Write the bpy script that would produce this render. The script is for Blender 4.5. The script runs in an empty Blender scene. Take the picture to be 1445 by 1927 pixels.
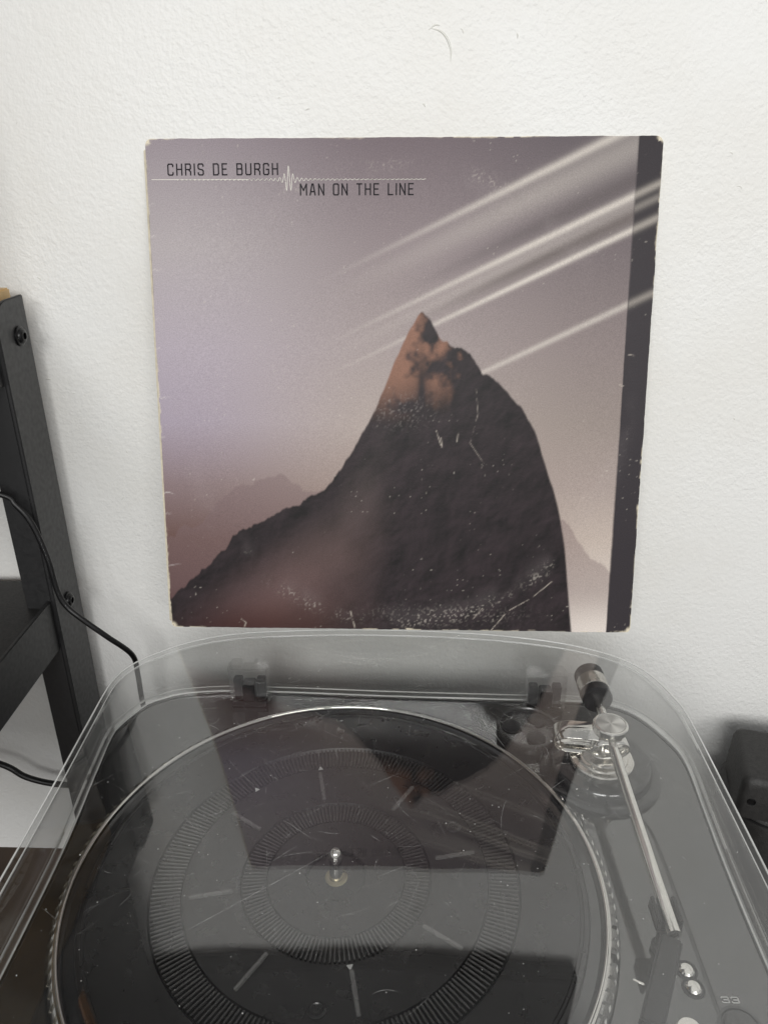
import bpy, bmesh, math, random
import numpy as np
from mathutils import Vector, Matrix, noise

random.seed(7); rng = np.random.default_rng(7)
SC = bpy.context.scene
COL = SC.collection
PI = math.pi

# ------------------------------------------------------------------ camera
# world: X right, Y away from the viewer, Z up; z = 0 is the top of the dust cover (metres)
cam_d = bpy.data.cameras.new('camera'); cam = bpy.data.objects.new('camera', cam_d); COL.objects.link(cam)
rx = Vector((0.9995, 0.0310, -0.0049)); fw = Vector((-0.0303, 0.9101, -0.4133)).normalized()
rx = (rx - fw * rx.dot(fw)).normalized(); up = rx.cross(fw)
Mx = Matrix((rx, up, -fw)).transposed().to_4x4(); Mx.translation = Vector((0.00527, -0.44898, 0.29311))
cam.matrix_world = Mx
cam_d.sensor_fit = 'VERTICAL'; cam_d.sensor_height = 36.0; cam_d.sensor_width = 27.0
cam_d.lens = 1447 / 1927 * 36; cam_d.clip_start = 0.01; cam_d.clip_end = 60
SC.camera = cam

# ------------------------------------------------------------------ light
w = bpy.data.worlds.new('World'); SC.world = w; w.use_nodes = True
bg = w.node_tree.nodes['Background']
bg.inputs[0].default_value = (0.985, 0.99, 0.99, 1); bg.inputs[1].default_value = 0.48
def area(name, loc, target, sx, sy, power, col):
    l = bpy.data.lights.new(name, 'AREA'); l.shape = 'RECTANGLE'; l.size = sx; l.size_y = sy
    l.energy = power; l.color = col
    o = bpy.data.objects.new(name, l); COL.objects.link(o); o.location = loc
    o.rotation_euler = (Vector(target) - Vector(loc)).to_track_quat('-Z', 'Y').to_euler()
    return o
area('ceiling_lamp', (-0.27, -2.1, 0.90), (-0.12, 0.0, 0.0), 0.9, 0.6, 25, (1.0, 0.992, 0.975))
area('ceiling_lamp', (0.75, -2.1, 0.95), (0.15, 0.0, 0.1), 0.9, 0.6, 12, (1.0, 0.985, 0.96))
SC.view_settings.view_transform = 'Standard'; SC.view_settings.look = 'None'
SC.view_settings.exposure = 0.03; SC.view_settings.gamma = 1.0; SC.view_settings.use_curve_mapping = False
SC.cycles.max_bounces = 14; SC.cycles.transparent_max_bounces = 40; SC.cycles.glossy_bounces = 6
SC.cycles.transmission_bounces = 10; SC.cycles.caustics_reflective = False; SC.cycles.caustics_refractive = False

# ------------------------------------------------------------------ materials
def lin(c):
    return tuple(((v / 255) / 12.92 if v / 255 <= 0.04045 else ((v / 255 + 0.055) / 1.055) ** 2.4) for v in c)
class NT:
    def __init__(s, name):
        s.m = bpy.data.materials.new(name); s.m.use_nodes = True; s.t = s.m.node_tree
        s.p = s.t.nodes.get('Principled BSDF'); s.out = s.t.nodes.get('Material Output')
    def n(s, typ, **kw):
        nd = s.t.nodes.new(typ)
        for k, v in kw.items():
            if k.startswith('i_'):
                key = k[2:]; key = int(key) if key.isdigit() else key.replace('_', ' ')
                nd.inputs[key].default_value = v
            else: setattr(nd, k, v)
        return nd
    def l(s, a, b): s.t.links.new(a, b)
    def coord(s, out='Object'): return s.n('ShaderNodeTexCoord').outputs[out]
    def noise(s, scale, detail=2, rough=0.5, vec=None):
        nd = s.n('ShaderNodeTexNoise'); nd.inputs['Scale'].default_value = scale
        nd.inputs['Detail'].default_value = detail; nd.inputs['Roughness'].default_value = rough
        s.l(vec if vec else s.coord(), nd.inputs['Vector']); return nd.outputs['Fac']
    def ramp(s, fac, stops):
        r = s.n('ShaderNodeValToRGB'); e = r.color_ramp.elements
        while len(e) < len(stops): e.new(0.5)
        for q, (p, c) in zip(e, stops):
            q.position = p; q.color = (*c, 1) if len(c) == 3 else c
        s.l(fac, r.inputs[0]); return r.outputs[0]
    def math(s, op, a, b=None):
        nd = s.n('ShaderNodeMath', operation=op)
        for i, v in enumerate((a, b)):
            if v is None: continue
            if isinstance(v, (int, float)): nd.inputs[i].default_value = v
            else: s.l(v, nd.inputs[i])
        return nd.outputs[0]
    def bump(s, h, strength, dist):
        b = s.n('ShaderNodeBump'); b.inputs['Strength'].default_value = strength
        b.inputs['Distance'].default_value = dist; s.l(h, b.inputs['Height'])
        s.l(b.outputs[0], s.p.inputs['Normal']); return b
    def pset(s, **kw):
        for k, v in kw.items(): s.p.inputs[k.replace('_', ' ')].default_value = v
        return s
def simple(name, col, rough=0.5, metal=0.0, var=0.25, scale=60, spec=0.5, bump=0.0, bscale=400, bdist=0.0005):
    m = NT(name); c = lin(col)
    f = m.noise(scale, 4, 0.6)
    m.l(m.ramp(f, [(0.25, tuple(v * (1 - var) for v in c)), (0.75, tuple(min(1, v * (1 + var)) for v in c))]), m.p.inputs['Base Color'])
    m.l(m.ramp(m.noise(scale * 2.3, 3), [(0.3, (max(0, rough - .06),) * 3), (0.7, (min(1, rough + .08),) * 3)]), m.p.inputs['Roughness'])
    m.pset(Metallic=metal, Specular_IOR_Level=spec)
    if bump: m.bump(m.noise(bscale, 2), bump, bdist)
    return m.m

def wall_material():
    m = NT('white_wall_paint')
    co = m.coord()
    n1 = m.noise(330, 2, 0.5, co); n2 = m.noise(620, 2, 0.5, co); n3 = m.noise(26, 2, 0.5, co)
    v = m.n('ShaderNodeTexVoronoi', feature='F1'); v.inputs['Scale'].default_value = 52; m.l(co, v.inputs['Vector'])
    chip = m.math('MULTIPLY', m.math('LESS_THAN', v.outputs['Distance'], 0.11), m.math('GREATER_THAN', m.noise(33, 1, .5, co), 0.6))
    h = m.math('ADD', m.math('MULTIPLY', n1, 1.0), m.math('ADD', m.math('MULTIPLY', n2, 0.35), m.math('ADD', m.math('MULTIPLY', n3, 0.5), m.math('MULTIPLY', chip, 0.3))))
    bnode = m.bump(h, 0.6, 0.0008); m.l(m.ramp(m.noise(9, 3, .6, co), [(0.3, (0.42,) * 3), (0.7, (0.95,) * 3)]), bnode.inputs['Strength'])
    base = m.ramp(m.noise(5, 5, 0.6, co), [(0.28, (0.80, 0.79, 0.755)), (0.5, (0.84, 0.84, 0.82)), (0.72, (0.86, 0.86, 0.845))])
    # one faint tea coloured smear high on the right
    sx = m.n('ShaderNodeVectorMath', operation='DISTANCE'); m.l(co, sx.inputs[0]); sx.inputs[1].default_value = (0.104, 0.0, 0.333)
    st = m.math('MULTIPLY', m.ramp(sx.outputs['Value'], [(0.0, (1,) * 3), (0.011, (0,) * 3)]), m.math('GREATER_THAN', m.noise(240, 3, .6, co), 0.5))
    mix = m.n('ShaderNodeMix', data_type='RGBA'); m.l(m.math('MULTIPLY', st, 0.35), mix.inputs[0]); m.l(base, mix.inputs[6]); mix.inputs[7].default_value = (0.55, 0.42, 0.28, 1)
    m.l(mix.outputs[2], m.p.inputs['Base Color'])
    m.pset(Roughness=0.5, Specular_IOR_Level=0.35)
    return m.m

def clear_plastic(name, f0=0.055, tint=(0.97, 0.975, 0.97), haze=0.02, rough=0.012):
    # a see-through acrylic: what is not reflected (Schlick) passes straight through, with a little surface haze
    m = NT(name); t = m.t; t.nodes.remove(m.p)
    lw = m.n('ShaderNodeLayerWeight'); lw.inputs['Blend'].default_value = 0.5
    F = m.math('ADD', m.math('MULTIPLY', m.math('POWER', lw.outputs['Facing'], 5.0), 1 - f0), f0)
    tr = m.n('ShaderNodeBsdfTransparent'); tr.inputs[0].default_value = (*tint, 1)
    gl = m.n('ShaderNodeBsdfGlossy'); gl.inputs['Roughness'].default_value = rough; gl.inputs[0].default_value = (1, 1, 1, 1)
    bm_ = m.n('ShaderNodeBump'); bm_.inputs['Strength'].default_value = 0.10; bm_.inputs['Distance'].default_value = 0.002
    m.l(m.noise(14, 2, 0.5), bm_.inputs['Height']); m.l(bm_.outputs[0], gl.inputs['Normal'])
    df = m.n('ShaderNodeBsdfDiffuse'); df.inputs[0].default_value = (0.8, 0.8, 0.8, 1)
    a = m.n('ShaderNodeMixShader'); b = m.n('ShaderNodeMixShader')
    hz = m.ramp(m.noise(22, 5, 0.65), [(0.3, (haze * .4,) * 3), (0.75, (haze * 1.6,) * 3)])
    m.l(hz, a.inputs[0]); m.l(tr.outputs[0], a.inputs[1]); m.l(df.outputs[0], a.inputs[2])
    m.l(F, b.inputs[0]); m.l(a.outputs[0], b.inputs[1]); m.l(gl.outputs[0], b.inputs[2])
    m.l(b.outputs[0], m.out.inputs[0]); return m.m

def faint_mark(name, alpha):
    m = NT(name); m.t.nodes.remove(m.p)
    tr = m.n('ShaderNodeBsdfTransparent'); df = m.n('ShaderNodeBsdfDiffuse'); df.inputs[0].default_value = (0.85, 0.85, 0.83, 1)
    mx = m.n('ShaderNodeMixShader')
    m.l(m.ramp(m.noise(300, 2), [(0.3, (alpha * .3,) * 3), (0.7, (alpha,) * 3)]), mx.inputs[0])
    m.l(tr.outputs[0], mx.inputs[1]); m.l(df.outputs[0], mx.inputs[2]); m.l(mx.outputs[0], m.out.inputs[0]); return m.m

def gloss_black(name, col=(17, 17, 18), rough=0.06, ior=1.6):
    m = NT(name); c = lin(col)
    m.l(m.ramp(m.noise(40, 4), [(0.3, tuple(v * .8 for v in c)), (0.7, tuple(v * 1.3 for v in c))]), m.p.inputs['Base Color'])
    m.l(m.ramp(m.noise(90, 5, .7), [(0.35, (rough,) * 3), (0.75, (rough + 0.05,) * 3)]), m.p.inputs['Roughness'])
    m.pset(IOR=ior); return m.m

def print_material():
    m = NT('printed_card')
    at = m.n('ShaderNodeVertexColor', layer_name='ink')
    hsv = m.n('ShaderNodeHueSaturation'); m.l(at.outputs[0], hsv.inputs['Color'])
    m.l(m.ramp(m.noise(1500, 2, .7), [(0.25, (0.80,) * 3), (0.75, (1.20,) * 3)]), hsv.inputs['Value'])
    m.l(hsv.outputs[0], m.p.inputs['Base Color'])
    m.pset(Roughness=0.46, Specular_IOR_Level=0.22)
    m.bump(m.math('ADD', m.noise(900, 2), m.math('MULTIPLY', m.noise(12, 2), 2.0)), 0.12, 0.0006)
    return m.m

def wood_material():
    m = NT('wood_grain'); mp = m.n('ShaderNodeMapping'); mp.inputs['Scale'].default_value = (1.2, 22, 22)
    m.l(m.coord(), mp.inputs['Vector'])
    f = m.noise(3.5, 6, 0.6, mp.outputs[0])
    m.l(m.ramp(f, [(0.25, lin((92, 58, 28))), (0.5, lin((140, 96, 52))), (0.8, lin((172, 126, 76)))]), m.p.inputs['Base Color'])
    m.pset(Roughness=0.45); m.bump(f, 0.2, 0.0006); return m.m

def brushed_cap():
    m = NT('radial_brushed_metal')
    sp = m.n('ShaderNodeSeparateXYZ'); m.l(m.coord(), sp.inputs[0])
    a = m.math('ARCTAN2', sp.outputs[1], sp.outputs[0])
    cs = m.math('SINE', m.math('MULTIPLY', a, 4.0))  # sheen of the brushing painted as paler and darker sectors
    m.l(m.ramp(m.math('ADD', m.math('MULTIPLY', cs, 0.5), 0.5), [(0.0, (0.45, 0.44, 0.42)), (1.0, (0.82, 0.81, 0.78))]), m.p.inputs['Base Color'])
    m.pset(Metallic=1.0, Roughness=0.3); return m.m

M = dict(
    wall=wall_material(), wood=wood_material(),
    lid=clear_plastic('clear_acrylic', 0.062, (0.99, 0.992, 0.99), haze=0.004), hinge=clear_plastic('clear_hinge_plastic', 0.11, (0.992, 0.992, 0.99), 0.05, 0.03),
    scratch=faint_mark('scratch_haze', 0.42), dust=faint_mark('dust_speck', 0.95),
    deck=gloss_black('piano_black_deck', (13, 13, 14), 0.04, 2.05), base=gloss_black('black_gloss_plastic', (30, 30, 31), 0.09, 1.7),
    plastic=simple('black_plastic', (25, 25, 26), 0.38, bump=0.15, bscale=1200),
    rubber=simple('mat_rubber', (20, 19, 20), 0.30, var=0.2, scale=45, spec=0.6, bump=0.05, bscale=1500, bdist=0.0003),
    rubber_r=simple('mat_rubber_ridges', (40, 39, 39), 0.22, var=0.1, spec=1.0),
    chrome=simple('chrome', (215, 213, 208), 0.10, 1.0, 0.05), steel=simple('satin_steel', (205, 202, 196), 0.20, 1.0, 0.02),
    brass=simple('worn_brass', (150, 142, 118), 0.3, 1.0, 0.15), cap=brushed_cap(),
    rack=simple('black_powder_coat', (29, 29, 30), 0.45, var=0.12, scale=120, spec=0.7, bump=0.2, bscale=1800, bdist=0.0002),
    skirt=simple('dark_polished_metal', (190, 188, 184), 0.10, 1.0, 0.05), adapter=simple('adapter_plastic', (46, 45, 44), 0.2, spec=1.0), rib=simple('mat_rib_glint_tone', (84, 83, 82), 0.25, spec=1.0), floorwood=simple('shade_darkened_wood', (52, 34, 18), 0.5, var=.4, scale=20),  # floorwood darkened to stand for shade; rib paled to stand for its glints
    pine=simple('pale_pine', (205, 172, 122), 0.5, var=.2, scale=30),
    bolt=simple('blackened_bolt', (18, 18, 19), 0.3, 0.3),
    cable=simple('black_cable_rubber', (14, 14, 15), 0.4, bump=0.2, bscale=300),
    case=simple('textured_black_case', (42, 41, 40), 0.55, var=0.35, scale=260, bump=0.6, bscale=900, bdist=0.0006),
    card=simple('bare_card', (205, 196, 176), 0.8, var=0.2, scale=200), ink=simple('black_ink', (16, 12, 20), 0.6, spec=.25),
    white_ink=simple('white_ink', (226, 222, 212), 0.5, var=0.06), print=print_material(),
    dark=simple('dark_board', (16, 15, 16), 0.6, spec=.3), grey_ink=simple('silver_ink', (190, 190, 188), 0.4), shelf=simple('dusty_black_board', (27, 26, 26), 0.5, var=0.4, scale=300),
    stand=simple('stand_black', (20, 20, 20), 0.5), chip=simple('paint_flake', (222, 222, 216), 0.6, var=.05),
)

# ------------------------------------------------------------------ helpers
def link(name, me, mat, parent=None, smooth=True, loc=None, rot=None):
    o = bpy.data.objects.new(name, me); COL.objects.link(o)
    if mat is not None and len(me.materials) == 0: me.materials.append(mat)
    if smooth and len(me.polygons): me.polygons.foreach_set('use_smooth', [True] * len(me.polygons))
    if parent: o.parent = parent
    if loc: o.location = loc
    if rot: o.rotation_euler = rot
    return o
def mesh(name, v, f, mat, parent=None, smooth=False, loc=None, rot=None, fix=True):
    me = bpy.data.meshes.new(name); me.from_pydata([tuple(p) for p in v], [], f)
    if fix:
        b = bmesh.new(); b.from_mesh(me); bmesh.ops.recalc_face_normals(b, faces=b.faces); b.to_mesh(me); b.free()
    me.update(); o = link(name, me, mat, parent, smooth, loc, rot)
    return o
def sharp(o, deg=35):
    me = o.data
    b = bmesh.new(); b.from_mesh(me)
    for e in b.edges:
        e.smooth = not (len(e.link_faces) == 2 and e.calc_face_angle(0) > math.radians(deg))
    for f in b.faces: f.smooth = True
    b.to_mesh(me); b.free(); return o
def thing(name, label, cat, loc=(0, 0, 0), group=None, rot=None):
    o = bpy.data.objects.new(name, None); COL.objects.link(o); o.location = loc; o.empty_display_size = 0.02
    if rot: o.rotation_euler = rot
    o['label'] = label; o['category'] = cat
    if group: o['group'] = group
    return o
def part(name, parent): 
    o = bpy.data.objects.new(name, None); COL.objects.link(o); o.parent = parent; o.empty_display_size = 0.01; return o
def tag(o, label, cat, group=None):
    o['label'] = label; o['category'] = cat
    if group: o['group'] = group
    return o
def lathe(name, prof, mat, parent=None, n=96, loc=None, rot=None, closed=False, deg=30, cap=True):
    v, f = [], []; k = len(prof)
    for i in range(n):
        a = 2 * PI * i / n
        for r, z in prof: v.append((r * math.cos(a), r * math.sin(a), z))
    for i in range(n):
        j = (i + 1) % n
        for q in range(k - 1 if not closed else k):
            p = (q + 1) % k; f.append((i * k + q, j * k + q, j * k + p, i * k + p))
    if not closed and cap:
        if prof[0][0] > 1e-6: f.append([i * k for i in range(n)])
        if prof[-1][0] > 1e-6: f.append([i * k + k - 1 for i in range(n)])
    o = mesh(name, v, f, mat, parent, False, loc, rot)
    b = bmesh.new(); b.from_mesh(o.data); bmesh.ops.remove_doubles(b, verts=b.verts, dist=1e-7); bmesh.ops.recalc_face_normals(b, faces=b.faces); b.to_mesh(o.data); b.free()
    return sharp(o, deg)
def box(name, lo, hi, mat, parent=None, bev=0.0008, seg=2, loc=None, rot=None):
    b = bmesh.new(); bmesh.ops.create_cube(b, size=1)
    for q in b.verts: q.co = Vector([lo[i] + (q.co[i] + .5) * (hi[i] - lo[i]) for i in range(3)])
    if bev: bmesh.ops.bevel(b, geom=b.edges[:], offset=bev, segments=seg, affect='EDGES')
    me = bpy.data.meshes.new(name); b.to_mesh(me); b.free()
    o = link(name, me, mat, parent, False, loc, rot); return sharp(o, 40)
def tube(name, pts, r, mat, parent=None, n=12, loc=None):
    pts = [Vector(p) for p in pts]; v, f = [], []; prev = None
    for i, p in enumerate(pts):
        t = (pts[min(i + 1, len(pts) - 1)] - pts[max(i - 1, 0)]).normalized()
        a = prev if prev is not None else (Vector((0, 0, 1)) if abs(t.z) < .9 else Vector((1, 0, 0)))
        a = (a - t * a.dot(t)).normalized(); b = t.cross(a); prev = a
        rr = r[i] if isinstance(r, (list, tuple)) else r
        for k in range(n):
            q = 2 * PI * k / n; v.append(p + a * (rr * math.cos(q)) + b * (rr * math.sin(q)))
    for i in range(len(pts) - 1):
        for k in range(n):
            j = (k + 1) % n; f.append((i * n + k, i * n + j, (i + 1) * n + j, (i + 1) * n + k))
    f.append(list(range(n))[::-1]); f.append([(len(pts) - 1) * n + k for k in range(n)])
    return sharp(mesh(name, v, f, mat, parent, False, loc), 50)
def catmull(P, per=10, closed=False):
    P = [Vector(p) for p in P]; n = len(P); out = []
    rngs = range(n) if closed else range(n - 1)
    for i in rngs:
        p1, p2 = P[i], P[(i + 1) % n]
        p0 = P[(i - 1) % n] if (closed or i > 0) else p1 + (p1 - p2)
        p3 = P[(i + 2) % n] if (closed or i + 2 < n) else p2 + (p2 - p1)
        for k in range(per):
            t = k / per
            out.append(.5 * ((2 * p1) + (p2 - p0) * t + (2 * p0 - 5 * p1 + 4 * p2 - p3) * t * t + (3 * p1 - p0 - 3 * p2 + p3) * t ** 3))
    if not closed: out.append(P[-1])
    return out
def resample(P, n):
    P = [Vector(p) for p in P]; Q = P + [P[0]]
    d = [0]
    for a, b in zip(Q, Q[1:]): d.append(d[-1] + (b - a).length)
    out, j = [], 0
    for i in range(n):
        s = d[-1] * i / n
        while d[j + 1] < s: j += 1
        out.append(Q[j].lerp(Q[j + 1], (s - d[j]) / max(1e-9, d[j + 1] - d[j])))
    return out
def loft(name, loops, mat, parent=None, cap0=False, cap1=False, close=False, deg=40, smooth=True):
    n = len(loops[0]); v = [p for L in loops for p in L]; f = []
    m = len(loops)
    for i in range(m if close else m - 1):
        a, b = i, (i + 1) % m
        for k in range(n):
            j = (k + 1) % n; f.append((a * n + k, a * n + j, b * n + j, b * n + k))
    if cap0: f.append(list(range(n))[::-1])
    if cap1: f.append([(m - 1) * n + k for k in range(n)])
    o = mesh(name, v, f, mat, parent)
    return sharp(o, deg) if smooth else o
def inset(loop, d):
    n = len(loop); out = []
    for i in range(n):
        t = (loop[(i + 1) % n] - loop[i - 1]); nrm = Vector((t.y, -t.x, 0)).normalized()
        out.append(loop[i] + nrm * d)
    return out
def at_z(loop, z): return [Vector((p.x, p.y, z)) for p in loop]
def ribbon_mesh(lines, wd):
    # flat strokes in the XY plane: every segment is a little quad with square ends
    v, f = [], []
    for L in lines:
        for (x0, y0), (x1, y1) in zip(L, L[1:]):
            dx, dy = x1 - x0, y1 - y0; ln = math.hypot(dx, dy) or 1; dx /= ln; dy /= ln
            e = wd * .42; ax, ay = x0 - dx * e, y0 - dy * e; bx_, by_ = x1 + dx * e, y1 + dy * e
            k = len(v); h = wd / 2; z = len(f) * 2e-8
            v += [(ax - dy * h, ay + dx * h, z), (ax + dy * h, ay - dx * h, z), (bx_ + dy * h, by_ - dx * h, z), (bx_ - dy * h, by_ + dx * h, z)]
            f.append((k, k + 1, k + 2, k + 3))
    return v, f

# ------------------------------------------------------------------ setting
WY = 0.0715          # plane of the wall
FZ = -0.295          # wooden surface at the foot of the wall
wall = mesh('wall', [(-1.6, WY, FZ), (1.6, WY, FZ), (1.6, WY, 1.5), (-1.6, WY, 1.5), (-1.6, WY + .1, FZ), (1.6, WY + .1, FZ), (1.6, WY + .1, 1.5), (-1.6, WY + .1, 1.5)],
            [(0, 1, 2, 3), (4, 7, 6, 5), (0, 4, 5, 1), (3, 2, 6, 7), (1, 5, 6, 2), (0, 3, 7, 4)], M['wall']); wall['kind'] = 'structure'
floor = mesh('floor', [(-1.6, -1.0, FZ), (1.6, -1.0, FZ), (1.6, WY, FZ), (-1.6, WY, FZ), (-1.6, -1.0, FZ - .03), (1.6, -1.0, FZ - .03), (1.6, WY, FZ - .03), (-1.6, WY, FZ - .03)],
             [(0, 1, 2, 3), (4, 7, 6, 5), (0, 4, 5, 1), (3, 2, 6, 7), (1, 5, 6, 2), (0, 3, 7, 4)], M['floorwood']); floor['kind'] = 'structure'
# paint flakes and trowel marks standing proud of the wall
def flake(x, z, pts, r):
    P = catmull([(x + a, WY, z + b) for a, b in pts], 5)
    n = len(P); tube('paint_flake', P, [r * .75 * (0.15 + 0.85 * math.sin(PI * (i + .5) / n)) for i in range(n)], M['chip'], wall, 6)
flake(0.0158, 0.358, [(0, 0.006), (0.006, 0.0045), (0.010, 0.001), (0.0125, -0.005), (0.0125, -0.011)], 0.0010)
flake(0.0150, 0.362, [(0, 0.001), (0.004, 0.0035), (0.007, 0.003)], 0.0007)
for k in range(46):
    x, z = random.uniform(-.26, .26), random.uniform(-.1, .385)
    if abs(x) < .165 and z < .32: continue
    a = random.uniform(0, PI); s = random.uniform(.0008, .0024)
    flake(x, z, [(-s * math.cos(a), -s * math.sin(a)), (s * .2, s * .3), (s * math.cos(a), s * math.sin(a))], random.uniform(.0003, .0007))

# ------------------------------------------------------------------ dark board above the frame (mirrored in the cover)
bd = thing('wall_board', 'dark board on the wall above the frame, mirrored in the clear cover', 'board', (-0.055, WY, 0.418))
box('board_panel', (-0.24, -0.022, 0.0), (0.265, -0.002, 0.42), M['dark'], bd, 0.004, 3)
for sx in (-1, 1): lathe('board_screw', [(0, 0), (.005, 0), (.005, .002), (0, .0035)], M['bolt'], bd, 20, (sx * .2, -0.022, 0.03), (PI / 2, 0, 0))

# ------------------------------------------------------------------ stand under the turntable
st = thing('turntable_stand', 'low black stand hidden beneath the turntable', 'stand', (0, -0.17, FZ))
box('stand_top', (-0.175, -0.15, 0.10), (0.170, 0.15, 0.125), M['stand'], st, 0.003)
for sx in (-.165, .13):
    for sy in (-.14, .11): box('leg', (sx, sy, 0), (sx + .03, sy + .03, 0.10), M['stand'], st, 0.002)

# ------------------------------------------------------------------ turntable
TT = thing('turntable', 'black turntable with chrome tonearm under a scratched clear hinged cover', 'turntable', (0, 0, 0))
top_pts = [(-.1772, -.335), (-.1775, -.26), (-.1777, -.17), (-.1788, -.10), (-.1790, -.067), (-.1762, -.0515), (-.1692, -.0392), (-.1576, -.0283), (-.1430, -.0178), (-.1200, -.0082), (-.0915, -.0030), (-.04, 0.0008), (.01, 0.0008), (.0473, -.0016), (.0759, -.0050), (.1106, -.0125), (.1394, -.0252), (.1571, -.0420), (.1668, -.0680), (.1700, -.0900), (.1705, -.16), (.1702, -.26), (.1700, -.335), (.160, -.375), (.12, -.392), (0, -.396), (-.13, -.392), (-.168, -.375)]
bot_pts = [(-.1890, -.335), (-.1890, -.26), (-.1892, -.15), (-.1935, -.08), (-.1955, -.0465), (-.1935, -.0330), (-.1822, -.0095), (-.1700, -.0005), (-.1561, .0052), (-.1253, .0090), (-.0740, .0084), (-.0115, .0060), (.0577, .0045), (.0957, .0038), (.130, .0030), (.1510, -.0005), (.1690, -.0130), (.1836, -.0400), (.1880, -.0610), (.1860, -.10), (.1840, -.135), (.1826, -.18), (.182, -.26), (.181, -.335), (.172, -.385), (.13, -.404), (0, -.408), (-.14, -.404), (-.18, -.385)]
NT_ = 220
LT = resample([Vector((x, y, 0)) for x, y in [(p.x, p.y) for p in catmull([(a, b, 0) for a, b in top_pts], 12, True)]], NT_)
LB = resample([Vector((p.x, p.y, 0)) for p in catmull([(a, b, 0) for a, b in bot_pts], 12, True)], NT_)
# start both loops at the same bearing so that the skirt does not twist
def roll(loop):
    i = min(range(len(loop)), key=lambda k: abs(loop[k].x) + (0 if loop[k].y > -.1 else 9)); return loop[i:] + loop[:i]
LT, LB = roll(LT), roll(LB)
ZD = -0.060
XC, CURV = -0.004, 0.26                                # the top of the cover is gently arched from side to side
def arch(x): return -CURV * (x - XC) ** 2
CZ, CX0, CY0 = 0.29311, 0.00527, -0.44898
def settle(p):                                         # outline measured at z = 0, moved along the sight line onto the arch
    k = 1 - arch(p.x) / CZ; return Vector((CX0 + (p.x - CX0) * k, CY0 + (p.y - CY0) * k if p.y > CY0 + .12 else p.y, 0))
LT = [settle(p) for p in LT]
def bend(o):
    for q in o.data.vertices: q.co.z += arch(q.co.x) * max(0.0, 1 + q.co.z / .060)
    o.data.update(); return o
def blend(t, z): return [Vector((a.x * (1 - t) + b.x * t, a.y * (1 - t) + b.y * t, z)) for a, b in zip(LT, LB)]
# orientation: inset() must go inwards
if sum(a.x * b.y - a.y * b.x for a, b in zip(LT, LT[1:] + LT[:1])) > 0: inw = -1
else: inw = 1
cover = part('dust_cover', TT)
th, rb = 0.0026, 0.0022
outer = [inset(blend(0, 0), inw * (rb + .030)), inset(blend(0, 0), inw * rb)]
outer = []
for k in range(7):
    a = PI / 2 * (1 - k / 6); z = -rb + rb * math.sin(a)
    outer.append([Vector((p.x, p.y, z)) for p in inset(blend(0.0, 0), inw * (rb - rb * math.cos(a)))])
outer += [blend(t, ZD * t) for t in (.25, .5, .75, .93)]
flare = [[Vector((p.x, p.y, z)) for p in inset(blend(1.0, 0), inw * d)] for d, z in ((0.0002, -.0565), (-.0012, -.0573), (-.0014, -.0590), (-.0012, -.0598))]
bottom_in = [[Vector((p.x, p.y, z)) for p in inset(blend(1.0, 0), inw * (th + d))] for d, z in ((0, -.0598), (0, -.055))]
inner = [[Vector((p.x, p.y, z * 1.0)) for p in inset(blend(t, 0), inw * th)] for t, z in ((.75, ZD * .75), (.5, ZD * .5), (.25, ZD * .25), (.08, -.0055))]
inner += [[Vector((p.x, p.y, z)) for p in inset(blend(0, 0), inw * d)] for d, z in ((th + .0004, -.0040), (th + .0014, -.0029), (th + .003, -.0026))]
shell = loft('cover_shell', outer + flare + bottom_in + inner, M['lid'], cover, False, False, deg=60)
nl = len(outer + flare + bottom_in + inner)
for nm, src in (('cover_top', outer[0]), ('cover_underside', inner[-1])):
    z0 = src[0].z; loops = [src]; c0 = Vector((-.004, -.19, z0))
    for sc in (.985, .96, .92, .86, .78, .69, .6, .5, .4, .3, .2, .1, .03): loops.append([c0 + (p - c0) * sc for p in src])
    bend(loft(nm, loops, M['lid'], cover, False, True, deg=180))
bend(shell)
# pale beads along the acrylic edges, their bright highlight lines painted as colour
def edge_mat():
    m = NT('acrylic_edge_highlight'); m.pset(Roughness=0.12, IOR=1.49); m.p.inputs['Base Color'].default_value = (0.82, 0.83, 0.81, 1); m.p.inputs['Alpha'].default_value = 0.5
    m.l(m.ramp(m.noise(16, 3), [(0.35, (0.45,) * 3), (0.65, (0.95,) * 3)]), m.p.inputs['Alpha']); return m.m
M['edge'] = edge_mat()
def bead(loop, r):
    n = 8; L = []
    for k in range(n):
        a = 2 * PI * k / n; L.append([Vector((p.x, p.y, p.z + r * math.sin(a))) for p in inset(loop, inw * r * math.cos(a))])
    return loft('cover_edge_highlight', L, M['edge'], cover, close=True, deg=70) if loop[0].z < -.03 else bend(loft('cover_edge_highlight', L, M['edge'], cover, close=True, deg=70))
bead([Vector((p.x, p.y, -.0007)) for p in inset(blend(0, 0), inw * .0006)], .00055)
bead([Vector((p.x, p.y, -.0031)) for p in inset(blend(.02, 0), inw * (th + .0006))], .00035)
bead([Vector((p.x, p.y, -.0575)) for p in inset(blend(1.0, 0), -inw * .0012)], .00050)
bead([Vector((p.x, p.y, -.0586)) for p in inset(blend(1.0, 0), inw * (th + .0002))], .00055)
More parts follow.
